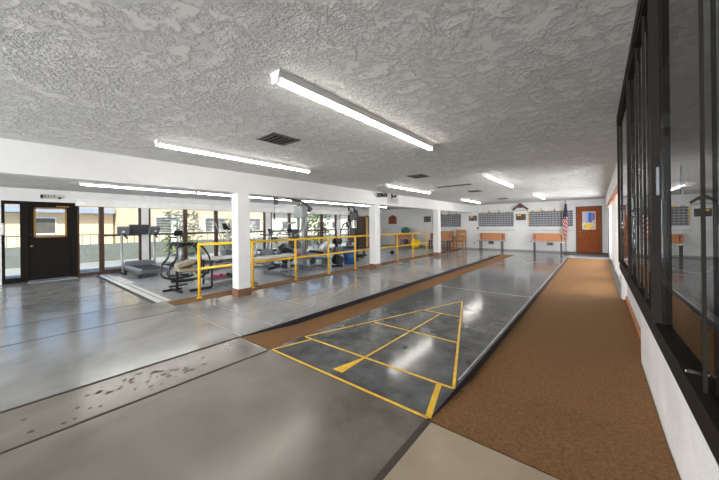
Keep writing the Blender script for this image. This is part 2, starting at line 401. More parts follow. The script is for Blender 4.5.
# entrance door
d = bpy.data.objects.new('door_1', None); C.objects.link(d); d['kind'] = 'structure'; d.location = (XW, 0, 0)
MB().box(-.12, .01, .34, .45, 0, 2.10).box(-.12, .01, 1.25, 1.37, 0, 2.10).box(-.12, .012, .0, 1.37, 2.02, 2.10).build('door_frame', M_dark, d)
M_blackdoor = mat('black_door_paint', srgb(24, 20, 17), .5, spec=.15)
MB().box(-.07, -.02, .45, 1.25, .03, 1.14).box(-.07, -.02, .45, .54, 1.14, 2.02).box(-.07, -.02, 1.16, 1.25, 1.14, 2.02).box(-.07, -.02, .54, 1.16, 1.95, 2.02).build('door_leaf', M_blackdoor, d)
M_brass = mat('brass', srgb(158, 122, 62), .4, metal=.4)
MB().box(-.025, -.005, .54, .58, 1.14, 1.95).box(-.025, -.005, 1.12, 1.16, 1.14, 1.95).box(-.025, -.005, .54, 1.16, 1.14, 1.18).box(-.025, -.005, .54, 1.16, 1.91, 1.95).build('window_trim', M_brass, d)
MB().box(-.05, -.045, .56, 1.14, 1.16, 1.93).build('pane', M_glass, d)
k = MB().cyl((-.02, .50, .93), (.03, .50, .93), .012); k.sphere((.05, .50, .93), .03, 1); k.build('door_knob', M_brass, d)
MB().box(-.02, .0, .49, .51, 1.22, 1.23).build('lock', M_brass, d)
MB().obox((.0, 1.08, 1.985), (.03, .25, .03)).build('door_closer', M_brass, d)
MB().box(.0, .35, .42, 1.32, 0, .02).build('threshold', M_ltgrey, d)
# exit sign
es = thing('exit_sign', 'small EXIT sign above the black entrance door', 'sign', (XW, .66, 2.19))
MB().box(0, .05, 0, .33, 0, .11, .005).build('housing', mat('sign_white', srgb(190, 190, 186), .4), es)
MB().box(.05, .054, 0, .05, .01, .1).build('end_cap', M_blackmetal, es)
def letters(b, txt, y, z, w, h, t, x0, x1):
    G5 = {'E': [(0, 0, t, h), (0, 0, w, t), (0, (h - t) / 2, w * .8, t), (0, h - t, w, t)], 'I': [((w - t) / 2, 0, t, h)], 'T': [((w - t) / 2, 0, t, h), (0, h - t, w, t)]}
    for ch in txt:
        if ch == 'X':
            for s in (1, -1):
                A = [(x0, y + (0 if s > 0 else w - t), z), (x0, y + (t if s > 0 else w), z), (x0, y + (w if s > 0 else t), z + h), (x0, y + (w - t if s > 0 else 0), z + h)]
                b.prism(A, (x1 - x0, 0, 0))
        else:
            for (a, c, ww, hh) in G5[ch]: b.box(x0, x1, y + a, y + a + ww, z + c, z + c + hh)
        y += w + t * .9
    return b
letters(MB(), 'EXIT', .07, .025, .045, .065, .012, .05, .054).build('lettering', M_blackmetal, es)
lp = thing('emergency_lamp', 'tiny dark lamp head right of the exit sign', 'lamp', (XW, 1.02, 2.22))
MB().cyl((0, 0, 0), (.06, 0, 0), .03).build('lamp_head', M_blackmetal, lp); MB().box(0, .03, -.05, .05, -.02, .06).build('bracket', M_trim, lp)
wb_ = thing('wall_box', 'white wall box left of the entrance sidelight', 'box', (XW + .0, -.06, 1.38))
MB().box(0, .16, -.1, .1, -.15, .15, .02).build('body', M_trim, wb_)
sc = thing('security_camera', 'small white camera hanging under the header above the treadmill', 'camera', (XW + .2, 2.93, ZC))
MB().cyl((0, 0, 0), (0, 0, -.06), .012).build('stem', M_trim, sc); MB().sphere((0, 0, -.08), .035).build('dome', M_trim, sc)

# ------------------------------------------------------------------ right wall and sliding glass
wr = MB().box(.34, .45, -6, 4.16, -.2, .885)
struct(wr.build('wall_right', M_wall_low))
w2 = MB()
w2.box(.42, .56, 4.16, 7.3, -.2, 2.3)
w2.box(.35, .56, 7.3, 7.62, -.2, 2.06)
w2.box(.42, .56, 7.62, 9.0, -.2, .25).box(.42, .56, 9.0, 9.5, -.2, 2.06)
w2.box(.42, .56, 9.5, 11.6, -.2, .25).box(.40, .56, 11.6, 12.2, -.2, 2.06).box(.42, .56, 12.2, 14.6, -.2, .25).box(.36, .56, 14.6, YF, -.2, 2.06)
w2.box(.28, .56, 5.6, 15.6, 2.05, ZC).box(.42, .56, 15.6, YF, 2.05, ZC).box(.42, .56, 4.16, 5.6, 2.2, ZC)
struct(w2.build('wall_right', M_wall))
struct(MB().box(.395, .42, 4.16, 7.3, G, -.005).build('baseboard_right', M_orangewood))
cr_ = thing('curtain_rail', 'orange wooden curtain rail under the white header by the far door', 'rail', (.30, 5.7, 1.98))
MB().box(-.02, .02, 0, 8.2, -.06, .06, .01).build('pelmet', mat('orange_rail', srgb(190, 104, 40), .4, col2=srgb(150, 76, 24), scale=4), cr_)
vb = thing('vertical_blinds', 'white vertical blinds hanging beside the far right doorway', 'blinds', (.36, 8, 0))
b = MB()
for k in range(18):
    if k in (7, 13): continue
    b.obox((0, k * .2 + .0, 1.14), (.012, .12, 1.75), (0, 0, .5))
b.build('slats', M_trim, vb)
# glazing
fr = MB().box(.175, .345, -1.5, 4.02, .885, .925).box(.175, .20, -1.5, 4.02, .925, .955)
fr.box(.245, .27, -1.5, 4.02, .925, .95)
fr.box(.165, .345, -1.5, 4.02, 2.36, ZC)
tr = struct(fr.build('trim_3', M_dark))
MB().box(.19, .34, -1.5, 4.0, .84, .885).build('sill_support', M_trim, tr)
def slider(n, y0, y1, x, t, posts, lean=0., glass=M_glass2, px=None):
    w = bpy.data.objects.new('window_%d' % n, None); C.objects.link(w); w['kind'] = 'structure'; w.location = (x, y0, 0)
    f = MB(); Ln = y1 - y0
    f.box(0.005, .03, 0, Ln, .955, .985).box(0.005, .03, 0, Ln, 2.33, 2.36)
    for (a, c, dx0, dx1) in posts: f.box(dx0, dx1, a - y0, c - y0, .955, 2.36)
    f.build('window_frame', M_dark, w)
    x0, x1 = (lean * Ln * .5, -lean * Ln * .5)
    off = .02 if px is None else px
    MB().prism([(off + x0, 0.01, .99), (off + x0, 0.01, 2.32), (off + x1, Ln - .01, 2.32), (off + x1, Ln - .01, .99)], (.006, 0, 0)).build('pane', glass, w)
    return w
s1 = slider(20, .70, 1.545, .155, .03, [(1.50, 1.545, 0, .024), (.944, .951, .018, .024)], lean=.0085, px=.028)
s2 = slider(21, 1.55, 2.72, .165, .03, [(1.93, 1.945, .008, .018), (2.25, 2.27, .008, .018)])
s3 = slider(22, 2.72, 3.98, .165, .03, [(2.72, 2.77, 0, .018), (3.93, 3.98, 0, .018)])
s4 = slider(23, -1.5, .69, .165, .03, [(.64, .69, .0, .03), (-.4, -.35, 0, .03)])
MB().box(-.004, .002, 1.345 - .70, 1.355 - .70, 1.44, 1.53).build('handle', M_grey, s1)
MB().box(-.004, .002, 2.36 - 1.55, 2.38 - 1.55, 1.43, 1.5).build('handle', M_grey, s2)
MB().box(-.004, .002, 2.8 - 2.72, 2.82 - 2.72, 1.4, 1.49).build('handle', M_grey, s3)
lt = thing('sash_latch', 'small black latch with silver cap on the right glass sill', 'latch', (.2, 1.06, .957))
MB().cyl((-.03, 0, .018), (.03, 0, .018), .014).build('barrel', M_blackmetal, lt); MB().cyl((-.036, 0, .018), (-.03, 0, .018), .013).build('cap', M_chrome, lt)
MB().box(-.02, .05, -.012, .012, 0, .012).build('plate', M_blackmetal, lt)
# made-up dark room behind the glass, enclosed so the reflections show
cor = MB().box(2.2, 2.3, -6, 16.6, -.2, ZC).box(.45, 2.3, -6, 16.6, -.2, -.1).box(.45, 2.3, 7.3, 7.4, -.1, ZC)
struct(cor.build('wall_dark_backing', M_void))

# ------------------------------------------------------------------ ceiling lamps and vents
M_tube = mat('lamp_diffuser', (1, 1, 1, 1), .4, emit=(1, .955, .87, 1), es=LAMP)
M_tubegym = mat('lamp_diffuser_cool', (1, 1, 1, 1), .4, emit=(1, .985, .95, 1), es=LAMP * 1.8)
def lamp(x, y, label, tube=M_tube, group=None):
    t = thing('ceiling_light', label, 'light', (x, y, ZC), 0, group)
    MB().prism([(-.055, 0, 0), (.055, 0, 0), (.038, 0, -.045), (-.038, 0, -.045)], (0, 2.45, 0)).build('housing', M_trim, t)
    b = MB(); pts = []
    for k in range(9):
        a = math.pi * k / 8; pts.append((-.032 * math.cos(a), .02, -.045 - .03 * math.sin(a)))
    b.prism(pts, (0, 2.41, 0)).build('diffuser', tube, t)
    for yy in (0, 2.43):
        MB().box(-.038, .038, yy, yy + .02, -.08, -.04, .004).build('end_cap', M_trim, t)
    return t
lamp(-1.73, 1.21, 'long lit fluorescent lamp nearest the camera, above the yellow court')
lamp(-4.17, 1.20, 'lit fluorescent lamp beside the beam, left of the square vent')
lamp(-1.80, 6.38, 'middle lit lamp in the row above the dark court')
lamp(-4.15, 6.2, 'lit lamp beside the beam near the hanging notice box')
lamp(-1.68, 11.6, 'farthest lit lamp above the court, before the back wall')
lamp(-4.28, 11.8, 'far lit lamp by the end of the beam')
lamp(-1.70, -3.9, 'added unseen lit lamp behind the camera, above the entrance floor')  # unseen lamps behind the camera, added for more light
lamp(-4.07, -3.9, 'added unseen lit lamp behind the camera, near the beam')
for y, l in ((1.13, 'lit lamp on the gym ceiling nearest the black door'), (3.62, 'lit lamp on the gym ceiling above the treadmill end'), (6.1, 'lit lamp on the gym ceiling above the multi gym'), (8.6, 'lit lamp on the gym ceiling before the far window corner'), (11.1, 'farthest lit lamp on the gym ceiling, seen past the second column')):
    lamp(-9.1, y, l, M_tubegym)
lamp(-9.1, -3.9, 'added unseen lit lamp on the ceiling left of the black door', M_tubegym)  # out of view, added in line with the pair behind the camera
M_vent = mat('vent_grille', srgb(105, 102, 98), .5); M_ventdark = mat('vent_dark', srgb(38, 36, 34), .7)
def vent(x, y, sx, sy, label, n=5):
    t = thing('ceiling_vent', label, 'vent', (x, y, ZC))
    a, c = sx / 2, sy / 2; w = .025
    MB().box(-a, a, -c, -c + w, -.012, 0).box(-a, a, c - w, c, -.012, 0).box(-a, -a + w, -c, c, -.012, 0).box(a - w, a, -c, c, -.012, 0).build('frame', M_vent, t)
    MB().box(-a + w, a - w, -c + w, c - w, -.004, -.001).build('backing', M_ventdark, t)
    b = MB()
    for k in range(n):
        yy = -c + w + (k + .5) * (2 * c - 2 * w) / n
        b.obox((0, yy, -.012), (2 * a - 2 * w, .03, .004), (.6, 0, 0))
    b.build('louvres', M_vent, t)
vent(-3.03, 2.16, .36, .40, 'square grey ceiling vent left of the nearest lamp')
vent(-3.03, 5.77, .36, .40, 'small ceiling vent beyond the nearest lamp')
vent(-3.05, 7.85, .95, .16, 'long narrow dark slot vent in the ceiling', 2)
vent(-3.03, 9.6, .36, .40, 'ceiling vent just beyond the long slot vent')
vent(-3.05, 13.3, .36, .40, 'farthest ceiling vent near the back wall')

# ------------------------------------------------------------------ yellow railing
rl = thing('railing', 'yellow two-rail guard railing between lane and gym', 'railing', (-5.95, 0, .006))
PY = [2.40, 3.52, 4.72, 5.89, 7.07, 8.32, 9.58, 10.8, 12.05]
for y in PY:
    p = MB().cyl((0, y, 0), (0, y, 1.03), .026, 14).build('post', M_yellow, rl)
    MB().cyl((0, y, 0), (0, y, .012), .055, 16).build('base_plate', M_yellow, p)
MB().bend([(0, PY[0] - .02, 1.025), (0, PY[-1] + .02, 1.025)], .026, 12).build('top_rail', M_yellow, rl)
MB().bend([(0, PY[0], .56), (0, PY[-1], .56)], .024, 12).build('mid_rail', M_yellow, rl)

# ------------------------------------------------------------------ back wall
M_board = mat('score_board_grey', srgb(88, 90, 94), .5)
M_card = mat('pale_card', srgb(182, 184, 187), .5)
def board(x0, x1, z0, z1, label, left_tags=False):
    t = thing('name_board', label, 'board', (x0, YF - .003, z0))
    w, h = x1 - x0, z1 - z0
    MB().box(0, w, -.025, 0, 0, h).build('panel', M_board, t)
    nr = 7; nc = max(6, int(w / .125))
    for r in range(nr):
        z = h * (r + .28) / nr; b = MB()
        b.box(.01, w - .01, -.032, -.025, z - .026, z - .004)
        for k in range(nc):
            xx = .02 + (w - .04) * k / nc
            b.box(xx, xx + .014, -.032, -.025, z - .006, z + h / nr - .03)
        b.build('card_row', M_card, t)
    nt = int(w / .24)
    for k in range(nt):
        xx = .12 + k * (w - .2) / nt
        MB().box(xx, xx + .11, -.034, 0, h - .01, h + .055).build('yellow_tag', M_yellow if k % 2 else M_tan, t)
    for k in (.3, .6): MB().box(w * k, w * k + .02, -.04, 0, h, h + .15).build('hook', M_blackmetal, t)
    if left_tags:
        for zz in (.2, .42, .62): MB().box(-.03, .04, -.036, -.026, zz, zz + .09).build('yellow_tag', M_yellow, t)
    return t
board(-7.75, -6.03, 1.24, 1.97, 'grey name board with pale grid above the stacked wooden chairs')
board(-5.05, -3.32, 1.24, 1.97, 'grey name board with pale grid above the left orange bench')
board(-2.64, -.86, 1.22, 1.96, 'grey name board with yellow tags beside the flag', True)
for x0, x1, l in ((-5.1, -3.28, 'white chalk ledge under the name board above the left bench'), (-2.7, -.84, 'white chalk ledge under the name board beside the flag')):
    t = thing('wall_ledge', l, 'shelf', (x0, YF, 1.10)); MB().box(0, x1 - x0, -.07, 0, 0, .02, .004).build('shelf', M_trim, t); MB().box(0, x1 - x0, -.02, 0, -.1, 0).build('apron', mat('ledge_grey', srgb(205, 205, 205), .5), t)
def picture(x0, x1, z0, z1, label, n=1, face=None, top=None):
    t = thing('picture_frame', label, 'picture', (x0, YF, z0)); w = x1 - x0; h = z1 - z0
    MB().box(0, w, -.03, 0, 0, h, .005).build('frame', M_blackmetal, t)
    for k in range(n):
        a = w * k / n + .03; c = w * (k + 1) / n - .03
        MB().box(a, c, -.034, -.03, .04, h - .04).build('picture', face or M_vent, t)
    if top: MB().box(.05, w * .55, -.038, -.033, h - .09, h - .03).build('label_strip', top, t)
    return t
picture(-5.57, -5.14, 1.57, 1.85, 'pair of small dark pictures with a yellow top, left of middle name board', 2, M_vent, M_yellow)
picture(-3.2, -2.76, 1.56, 1.86, 'dark brown picture with yellow corner under the gabled sign', 3, M_brown, M_yellow)
picture(-8.33, -7.88, 1.56, 1.9, 'small dark picture on the gym back wall', 2, M_vent)
sp = thing('switch_box', 'small black box at the lower left corner of the middle name board', 'switch', (-5.12, YF, 1.12)); MB().box(-.02, .09, -.05, 0, 0, .09, .01).build('body', M_blackmetal, sp)
# gabled sign
gs = thing('gabled_sign', 'white sign with a dark pitched roof above the small brown picture', 'sign', (-3.3, YF, 1.98))
w = .62
MB().prism([(0, -.05, 0), (w, -.05, 0), (w, -.05, .2), (w / 2, -.05, .38), (0, -.05, .2)], (0, .05, 0)).build('face', mat('sign_face', srgb(205, 205, 198), .5), gs)
for s in (0, 1):
    x = lambda v: v if s == 0 else w - v
    MB().prism([(x(-.04), -.12, .15), (x(.3), -.12, .43), (x(.3), -.12, .32), (x(.0), -.12, .07)], (0, .12, 0)).build('roof_slope', M_brown, gs)
MB().prism([(.2, -.07, .2), (.44, -.07, .2), (.32, -.07, .34)], (0, .02, 0)).build('emblem', M_brown, gs)
MB().box(.05, w - .05, -.06, -.05, .03, .1).build('lettering_band', M_ltgrey, gs)
for x in (0, w - .02): MB().box(x, x + .02, -.06, -.05, 0, .15).build('side_strip', mat('salmon', srgb(190, 130, 105), .5), gs)
rp = thing('gabled_plaque', 'red brown gabled wooden plaque on the gym back wall', 'plaque', (-10.93, YF, 1.46))
MB().prism([(0, -.04, 0), (.62, -.04, 0), (.62, -.04, .46), (.31, -.04, .62), (0, -.04, .46)], (0, .04, 0)).build('panel', mat('redwood', srgb(150, 78, 52), .5), rp)
MB().prism([(.08, -.045, .08), (.54, -.045, .08), (.54, -.045, .42), (.31, -.045, .52), (.08, -.045, .42)], (0, .006, 0)).build('inset', mat('redwood_dark', srgb(128, 62, 42), .5), rp)
# far door
d = bpy.data.objects.new('door_2', None); C.objects.link(d); d['kind'] = 'structure'; d.location = (-.7, YF, 0)
MB().box(-.05, .0, -.05, 0, 0, 2.12).box(.82, .87, -.05, 0, 0, 2.12).box(-.05, .87, -.05, 0, 2.07, 2.12).build('door_frame', M_brown, d)
MB().box(0, .82, -.035, 0, .03, 1.07).box(0, .18, -.035, 0, 1.07, 2.07).box(.66, .82, -.035, 0, 1.07, 2.07).box(.18, .66, -.035, 0, 1.89, 2.07).build('door_leaf', M_door, d)
MB().box(.18, .66, -.018, -.012, 1.40, 1.89).build('window_pane', mat('pinkish_glass', srgb(176, 160, 178), .3), d)
MB().box(.18, .66, -.018, -.010, 1.07, 1.40).build('window_pane', mat('dark_glass', srgb(62, 46, 34), .2), d)
MB().box(.32, .40, -.022, -.018, 1.30, 1.84).build('paper', mat('pale_blue_paper', srgb(150, 180, 225), .6), d)
MB().box(.40, .52, -.022, -.018, 1.40, 1.84).build('paper', mat('blue_paper', srgb(60, 100, 180), .6), d)
MB().box(.54, .62, -.022, -.018, 1.5, 1.82).build('paper', mat('purple_paper', srgb(110, 90, 140), .6), d)
MB().box(.26, .57, -.028, -.020, 1.11, 1.36).build('notice', M_yellow, d)
k = MB().sphere((.07, -.08, .98), .03); k.cyl((.07, -.06, .98), (.07, -.03, .98), .012); k.build('door_knob', M_chrome, d)
struct(MB().box(-1.15, .42, 15.75, YF - .05, 0, .05).build('trim_4', mat('dark_step', srgb(74, 62, 56), .5)))
# flag
def flag_mat(kind):
    m = bpy.data.materials.new('flag_' + kind); m.use_nodes = True; nt = m.node_tree; b = nt.nodes['Principled BSDF']; b.inputs['Roughness'].default_value = .8
    uv = nt.nodes.new('ShaderNodeTexCoord'); sx = nt.nodes.new('ShaderNodeSeparateXYZ'); nt.links.new(uv.outputs['UV'], sx.inputs[0])
    if kind == 'stripes':
        m1 = nt.nodes.new('ShaderNodeMath'); m1.operation = 'MULTIPLY'; m1.inputs[1].default_value = 6.5; nt.links.new(sx.outputs[1], m1.inputs[0])
        m2 = nt.nodes.new('ShaderNodeMath'); m2.operation = 'FRACT'; nt.links.new(m1.outputs[0], m2.inputs[0])
        m3 = nt.nodes.new('ShaderNodeMath'); m3.operation = 'GREATER_THAN'; m3.inputs[1].default_value = .5; nt.links.new(m2.outputs[0], m3.inputs[0])
        x = nt.nodes.new('ShaderNodeMix'); x.data_type = 'RGBA'; x.inputs[6].default_value = srgb(190, 30, 50); x.inputs[7].default_value = srgb(235, 232, 230)
        nt.links.new(m3.outputs[0], x.inputs[0]); nt.links.new(x.outputs[2], b.inputs['Base Color'])
    else:
        v = nt.nodes.new('ShaderNodeTexVoronoi'); v.inputs['Scale'].default_value = 9; nt.links.new(uv.outputs['UV'], v.inputs['Vector'])
        m3 = nt.nodes.new('ShaderNodeMath'); m3.operation = 'LESS_THAN'; m3.inputs[1].default_value = .2; nt.links.new(v.outputs['Distance'], m3.inputs[0])
        x = nt.nodes.new('ShaderNodeMix'); x.data_type = 'RGBA'; x.inputs[6].default_value = srgb(58, 68, 96); x.inputs[7].default_value = srgb(200, 205, 215)
        nt.links.new(m3.outputs[0], x.inputs[0]); nt.links.new(x.outputs[2], b.inputs['Base Color'])
    return m
fl = thing("flag", 'hanging American flag on a pole beside the right orange bench', 'flag', (-1.12, 16.38, 0))
MB().cyl((0, 0, .02), (0, 0, 2.38), .013, 10).build('pole', M_brass, fl)
MB().cyl((0, 0, 2.37), (0, 0, 2.44), .02, 8, .002).build('finial', M_blackmetal, fl)
MB().cyl((0, 0, 0), (0, 0, .03), .14, 20, .10).build('stand', M_blackmetal, fl)
def drape(z0, z1, w0, w1, x0, x1, m, name, ang):
    bm = bmesh.new(); uvl = bm.loops.layers.uv.new('u'); nu, nv = 24, 16; V = []
    for j in range(nv + 1):
        t = j / nv; row = []
        for i in range(nu + 1):
            u = i / nu; w = w0 + (w1 - w0) * t; cx = x0 + (x1 - x0) * t
            x = cx + (u - .5) * w; y = -.05 + .045 * math.sin(u * 14 + t * 2); z = z0 + (z1 - z0) * t - .05 * abs(math.sin(u * 7)) * t
            row.append((bm.verts.new((x, y, z)), u, t))
        V.append(row)
    for j in range(nv):
        for i in range(nu):
            q = [V[j][i], V[j][i + 1], V[j + 1][i + 1], V[j + 1][i]]
            f = bm.faces.new([a[0] for a in q]); f.smooth = True
            for l, a in zip(f.loops, q):
                l[uvl].uv = (a[1] + a[2] * .5, a[2] * .8 - a[1] * ang) if name == 'stripes' else (a[1], a[2] * 3)
    me = bpy.data.meshes.new(name); bm.to_mesh(me); bm.free(); me.materials.append(m)
    o = bpy.data.objects.new(name, me); C.objects.link(o); o.parent = fl
    s = o.modifiers.new('s', 'SOLIDIFY'); s.thickness = .006
drape(2.26, 1.6, .07, .2, .01, -.02, flag_mat('canton'), 'canton', 0)
drape(1.66, .68, .24, .13, -.03, -.01, flag_mat('stripes'), 'stripes', .45)

# benches
def bench(x, y, label, group='orange backed courtside benches'):
    t = thing('bench', label, 'bench', (x, y, 0))
    MB().obox((0, .02, .73), (1.25, .03, .36), (-.12, 0, 0), .008).build('backrest', M_orangewood, t)
    MB().box(-.67, .67, -.36, .0, .50, .535, .008).build('seat', M_ltgrey, t)
    for sx in (-1, 1):
        for yy in (-.30, .0):
            MB().box(sx * .52 - .022, sx * .52 + .022, yy - .022, yy + .022, 0, .5).build('leg', M_blackmetal, t)
        MB().box(sx * .52 - .02, sx * .52 + .02, -.01, .02, .5, .85).build('back_bracket', M_blackmetal, t)
        MB().box(sx * .52 - .02, sx * .52 + .02, -.34, .04, .46, .50).build('seat_bearer', M_blackmetal, t)
    return t
b1 = bench(-4.28, 16.25, 'orange backed bench under the middle name board')
dup(b1, (-1.79, 16.12, 0), 0, 'orange backed bench left of the flag')
dup(b1, (-6.8, 15.5, 0), 0, 'orange backed bench before the stacked wooden chairs')
for x, y, l in ((-4.35, 16.3, 'small dark box on the floor under the middle bench'), (-1.75, 16.49, 'small dark framed wall vent under the right bench')):
    fb = thing('small_box' if y < 16 else 'wall_vent', l, 'box' if y < 16 else 'vent', (x, y, 0 if y < 16 else .3))
    if y < 16:
        MB().box(-.09, .09, -.08, .08, 0, .14, .015).build('body', M_blackmetal, fb); MB().box(-.06, .06, -.04, .04, .14, .24, .01).build('top', M_ltgrey, fb)
    else:
        MB().box(-.15, .15, .04, .08, 0, .26, .01).build('frame', M_ltgrey, fb); MB().box(-.11, .11, .03, .04, .04, .22).build('grille', M_brown, fb)
# wooden chairs
def chair(x, y, z, rz, label):
    t = thing('wooden_chair', label, 'chair', (x, y, z), rz, 'wooden armchairs by the back wall')
    for sx in (-.25, .25):
        MB().obox((sx, -.22, .3), (.04, .04, .6), (0, 0, 0), .006).build('leg', M_oak, t)
        MB().obox((sx, .24, .5), (.04, .04, 1.0), (-.06, 0, 0), .006).build('leg', M_oak, t)
        MB().obox((sx, 0, .62), (.055, .52, .03), (0, 0, 0), .008).build('armrest', M_oak, t)
    MB().box(-.25, .25, -.24, .22, .40, .45, .015).build('seat', M_orangewood, t)
    MB().obox((0, .27, .93), (.52, .03, .14), (-.06, 0, 0), .01).build('top_rail', M_oak, t)
    MB().obox((0, .25, .66), (.44, .02, .14), (-.06, 0, 0), .006).build('backrest', M_oak, t)
    MB().box(-.25, .25, -.235, -.205, .2, .24).build('stretcher', M_oak, t)
    return t
c0 = chair(-5.93, 16.12, 0, 0, 'lower chair of the right hand stack of wooden armchairs, nearest the wall picture')
dup(c0, (-5.93, 16.05, .085), 0, 'upper chair of the right hand stack of wooden armchairs')
dup(c0, (-6.68, 16.15, 0), .1, 'wooden armchair directly behind the orange backed bench, left of the chair stack')
dup(c0, (-7.35, 16.15, 0), -.1, 'leftmost wooden armchair by the back wall, beside the column')
# balls and table
ot = thing('oak_table', 'small light wooden table with balls on and under it', 'table', (-9.27, 15.8, 0))
MB().box(-.55, .55, -.32, .32, .76, .79, .006).build('tabletop', M_oak, ot)
MB().box(-.5, .5, -.29, -.26, .56, .76).build('apron', M_orangewood, ot)
for sx in (-.48, .48):
    for sy in (-.26, .26): MB().box(sx - .03, sx + .03, sy - .03, sy + .03, 0, .76).build('leg', M_oak, ot)
MB().box(-.5, .5, -.28, .28, .16, .19).build('lower_shelf', M_oak, ot)
def ball(x, y, z, r, col, label, sz=1.):
    o = MB().sphere((0, 0, r * sz), r, sz, 32).build('exercise_ball', mat('ball_' + col[0], col[1], .35, col2=col[1]), None, label, None, 'ball'); o.location = (x, y, z); o['group'] = 'exercise balls'
ball(-9.2, 15.8, .79, .28, ('green', srgb(36, 105, 84)), 'dark green exercise ball on top of the wooden table', .85)
ball(-9.22, 15.8, .19, .2, ('purple', srgb(96, 74, 128)), 'purple exercise ball on the lower shelf of the wooden table', .85)
ball(-8.38, 15.55, 0, .29, ('yellow', srgb(245, 200, 20)), 'large yellow exercise ball on the floor right of the table')
# notice box + projector on beam
nb = thing('notice_box', 'pale grey framed notice box on the beam with a dark figure on it', 'sign', (-5.40, 8.1, 2.13))
MB().box(0, .05, .0, .62, -.04, .28, .006).build('panel', mat('notice_grey', srgb(185, 184, 180), .5), nb)
for i in range(4): MB().box(.05, .053, .08, .54, .03 + i * .03, .042 + i * .03).build('text_line', M_grey, nb)
b = MB().obox((.07, .3, .2), (.03, .3, .05), (.3, 0, 0), .01); b.obox((.07, .2, .24), (.03, .12, .05), (-.5, 0, 0), .01); b.obox((.07, .42, .23), (.03, .1, .06), (.9, 0, 0), .01); b.build('figure', M_blackmetal, nb)
pc = thing('camera_unit', 'black camera on a bracket fixed to the beam, left of the notice box', 'camera', (-5.40, 7.62, 2.33))
MB().box(.05, .27, -.13, .1, -.07, .05, .015).build('body', M_blackmetal, pc); MB().cyl((.16, -.2, -.01), (.16, -.13, -.01), .035).build('lens', M_grey, pc); MB().box(0, .12, .04, .24, .02, .06).build('bracket', M_grey, pc)
orb = thing('wall_outlet', 'white outlet plate low on the back wall beside the chairs', 'outlet', (-5.3, YF, .35)); MB().box(-.05, .05, -.01, 0, -.06, .06, .003).build('plate', M_card, orb)

# ------------------------------------------------------------------ gym equipment
def treadmill(x, y, rz, label):
    t = thing('treadmill', label, 'treadmill', (x, y, 0), rz)
    MB().box(-.85, .62, -.36, .36, .10, .20, .03).build('deck', M_grey, t)
    MB().box(-.84, .45, -.25, .25, .20, .215, .004).build('belt', M_rubber, t)
    for s in (-1, 1):
        MB().box(-.84, .62, s * .33 - .05, s * .33 + .05, .19, .235, .012).build('side_rail', M_ltgrey, t)
        MB().bend([(.55, s * .40, .0), (.72, s * .41, .6), (.62, s * .41, 1.18), (.50, s * .40, 1.2)], .032, 10, rad=.1).build('upright', M_ltgrey, t)
        MB().bend([(.66, s * .39, 1.14), (.25, s * .37, 1.02)], .022, 8).build('handlebar', M_blackmetal, t)
        MB().cyl((-.8, s * .3, .05), (-.8, s * .36, .05), .05).build('foot', M_rubber, t)
        MB().box(.35, .8, s * .40 - .04, s * .40 + .04, 0, .06, .01).build('foot', M_blackmetal, t)
    MB().box(.45, .80, -.34, .34, .12, .34, .06).build('motor_cover', M_grey, t)
    c = MB().obox((.62, 0, 1.25), (.10, .50, .30), (0, -.35, 0), .03).build('console', mat('dark_console', srgb(62, 64, 68), .4), t)
    MB().obox((.58, 0, 1.28), (.02, .24, .10), (0, -.35, 0), .004).build('display', mat('lcd', srgb(120, 96, 92), .3), c)
    for s in (-1, 1): MB().obox((.58, s * .38, 1.22), (.10, .30, .24), (0, -.35, s * -.25), .03).build('console_wing', M_grey, t)
    return t
treadmill(-10.42, 2.70, math.pi, 'grey treadmill facing the windows nearest the entrance door').scale = (1, 1.02, 1.06)

t = thing('abdominal_machine', 'black tubular abdominal machine with tan pads by the first rail post', 'exercise machine', (-6.95, 2.53, 0), math.pi / 2); t.scale = (.70, .85, .89)
for s in (-1, 1):
    y = s * .27
    MB().bend([(-.22, y, 1.14), (-.34, y, 1.08), (-.37, y, .78), (-.56, y, .66), (-.58, y, .36), (-.3, y, .27), (.32, y, .30), (.60, y, .48), (.58, y, .8), (.36, y, 1.08), (.15, y, 1.12)], .026, 10, rad=.12).build('side_loop', M_blackmetal, t)
MB().cyl((-.24, -.28, 1.14), (-.24, .28, 1.14), .05).build('roller', M_rubber, t)
MB().cyl((.16, -.30, 1.12), (.16, .30, 1.12), .05).build('roller', M_rubber, t)
MB().box(-.26, .18, -.05, .05, 1.10, 1.17, .03).build('grip_bar', M_rubber, t)
MB().obox((-.02, 0, .66), (.52, .30, .11), (0, -.22, 0), .045).build('back_pad', M_tan, t)
MB().obox((.05, 0, .50), (.62, .34, .09), (0, .05, 0), .04).build('seat_pad', M_tan, t)
MB().obox((.0, 0, .58), (.3, .2, .05), (0, .0, 0), .02).build('seat_base', M_brown, t)
for s, x in ((1, -.3),): 
    MB().box(-.55, -.02, .2, .26, .0, .05, .01).box(-.5, .0, -.12, -.06, .14, .18, .01).box(-.28, -.22, -.3, .4, .0, .05, .01).build('foot', M_blackmetal, t)
    MB().box(-.28, -.22, -.03, .03, .0, .5).build('post', M_blackmetal, t)
MB().box(-.02, .62, -.32, -.24, .0, .06, .01).build('foot', M_blackmetal, t)
MB().bend([(.18, -.1, .45), (.22, -.2, .3), (.28, -.28, .05)], .035, 8).build('strut', M_tan, t)

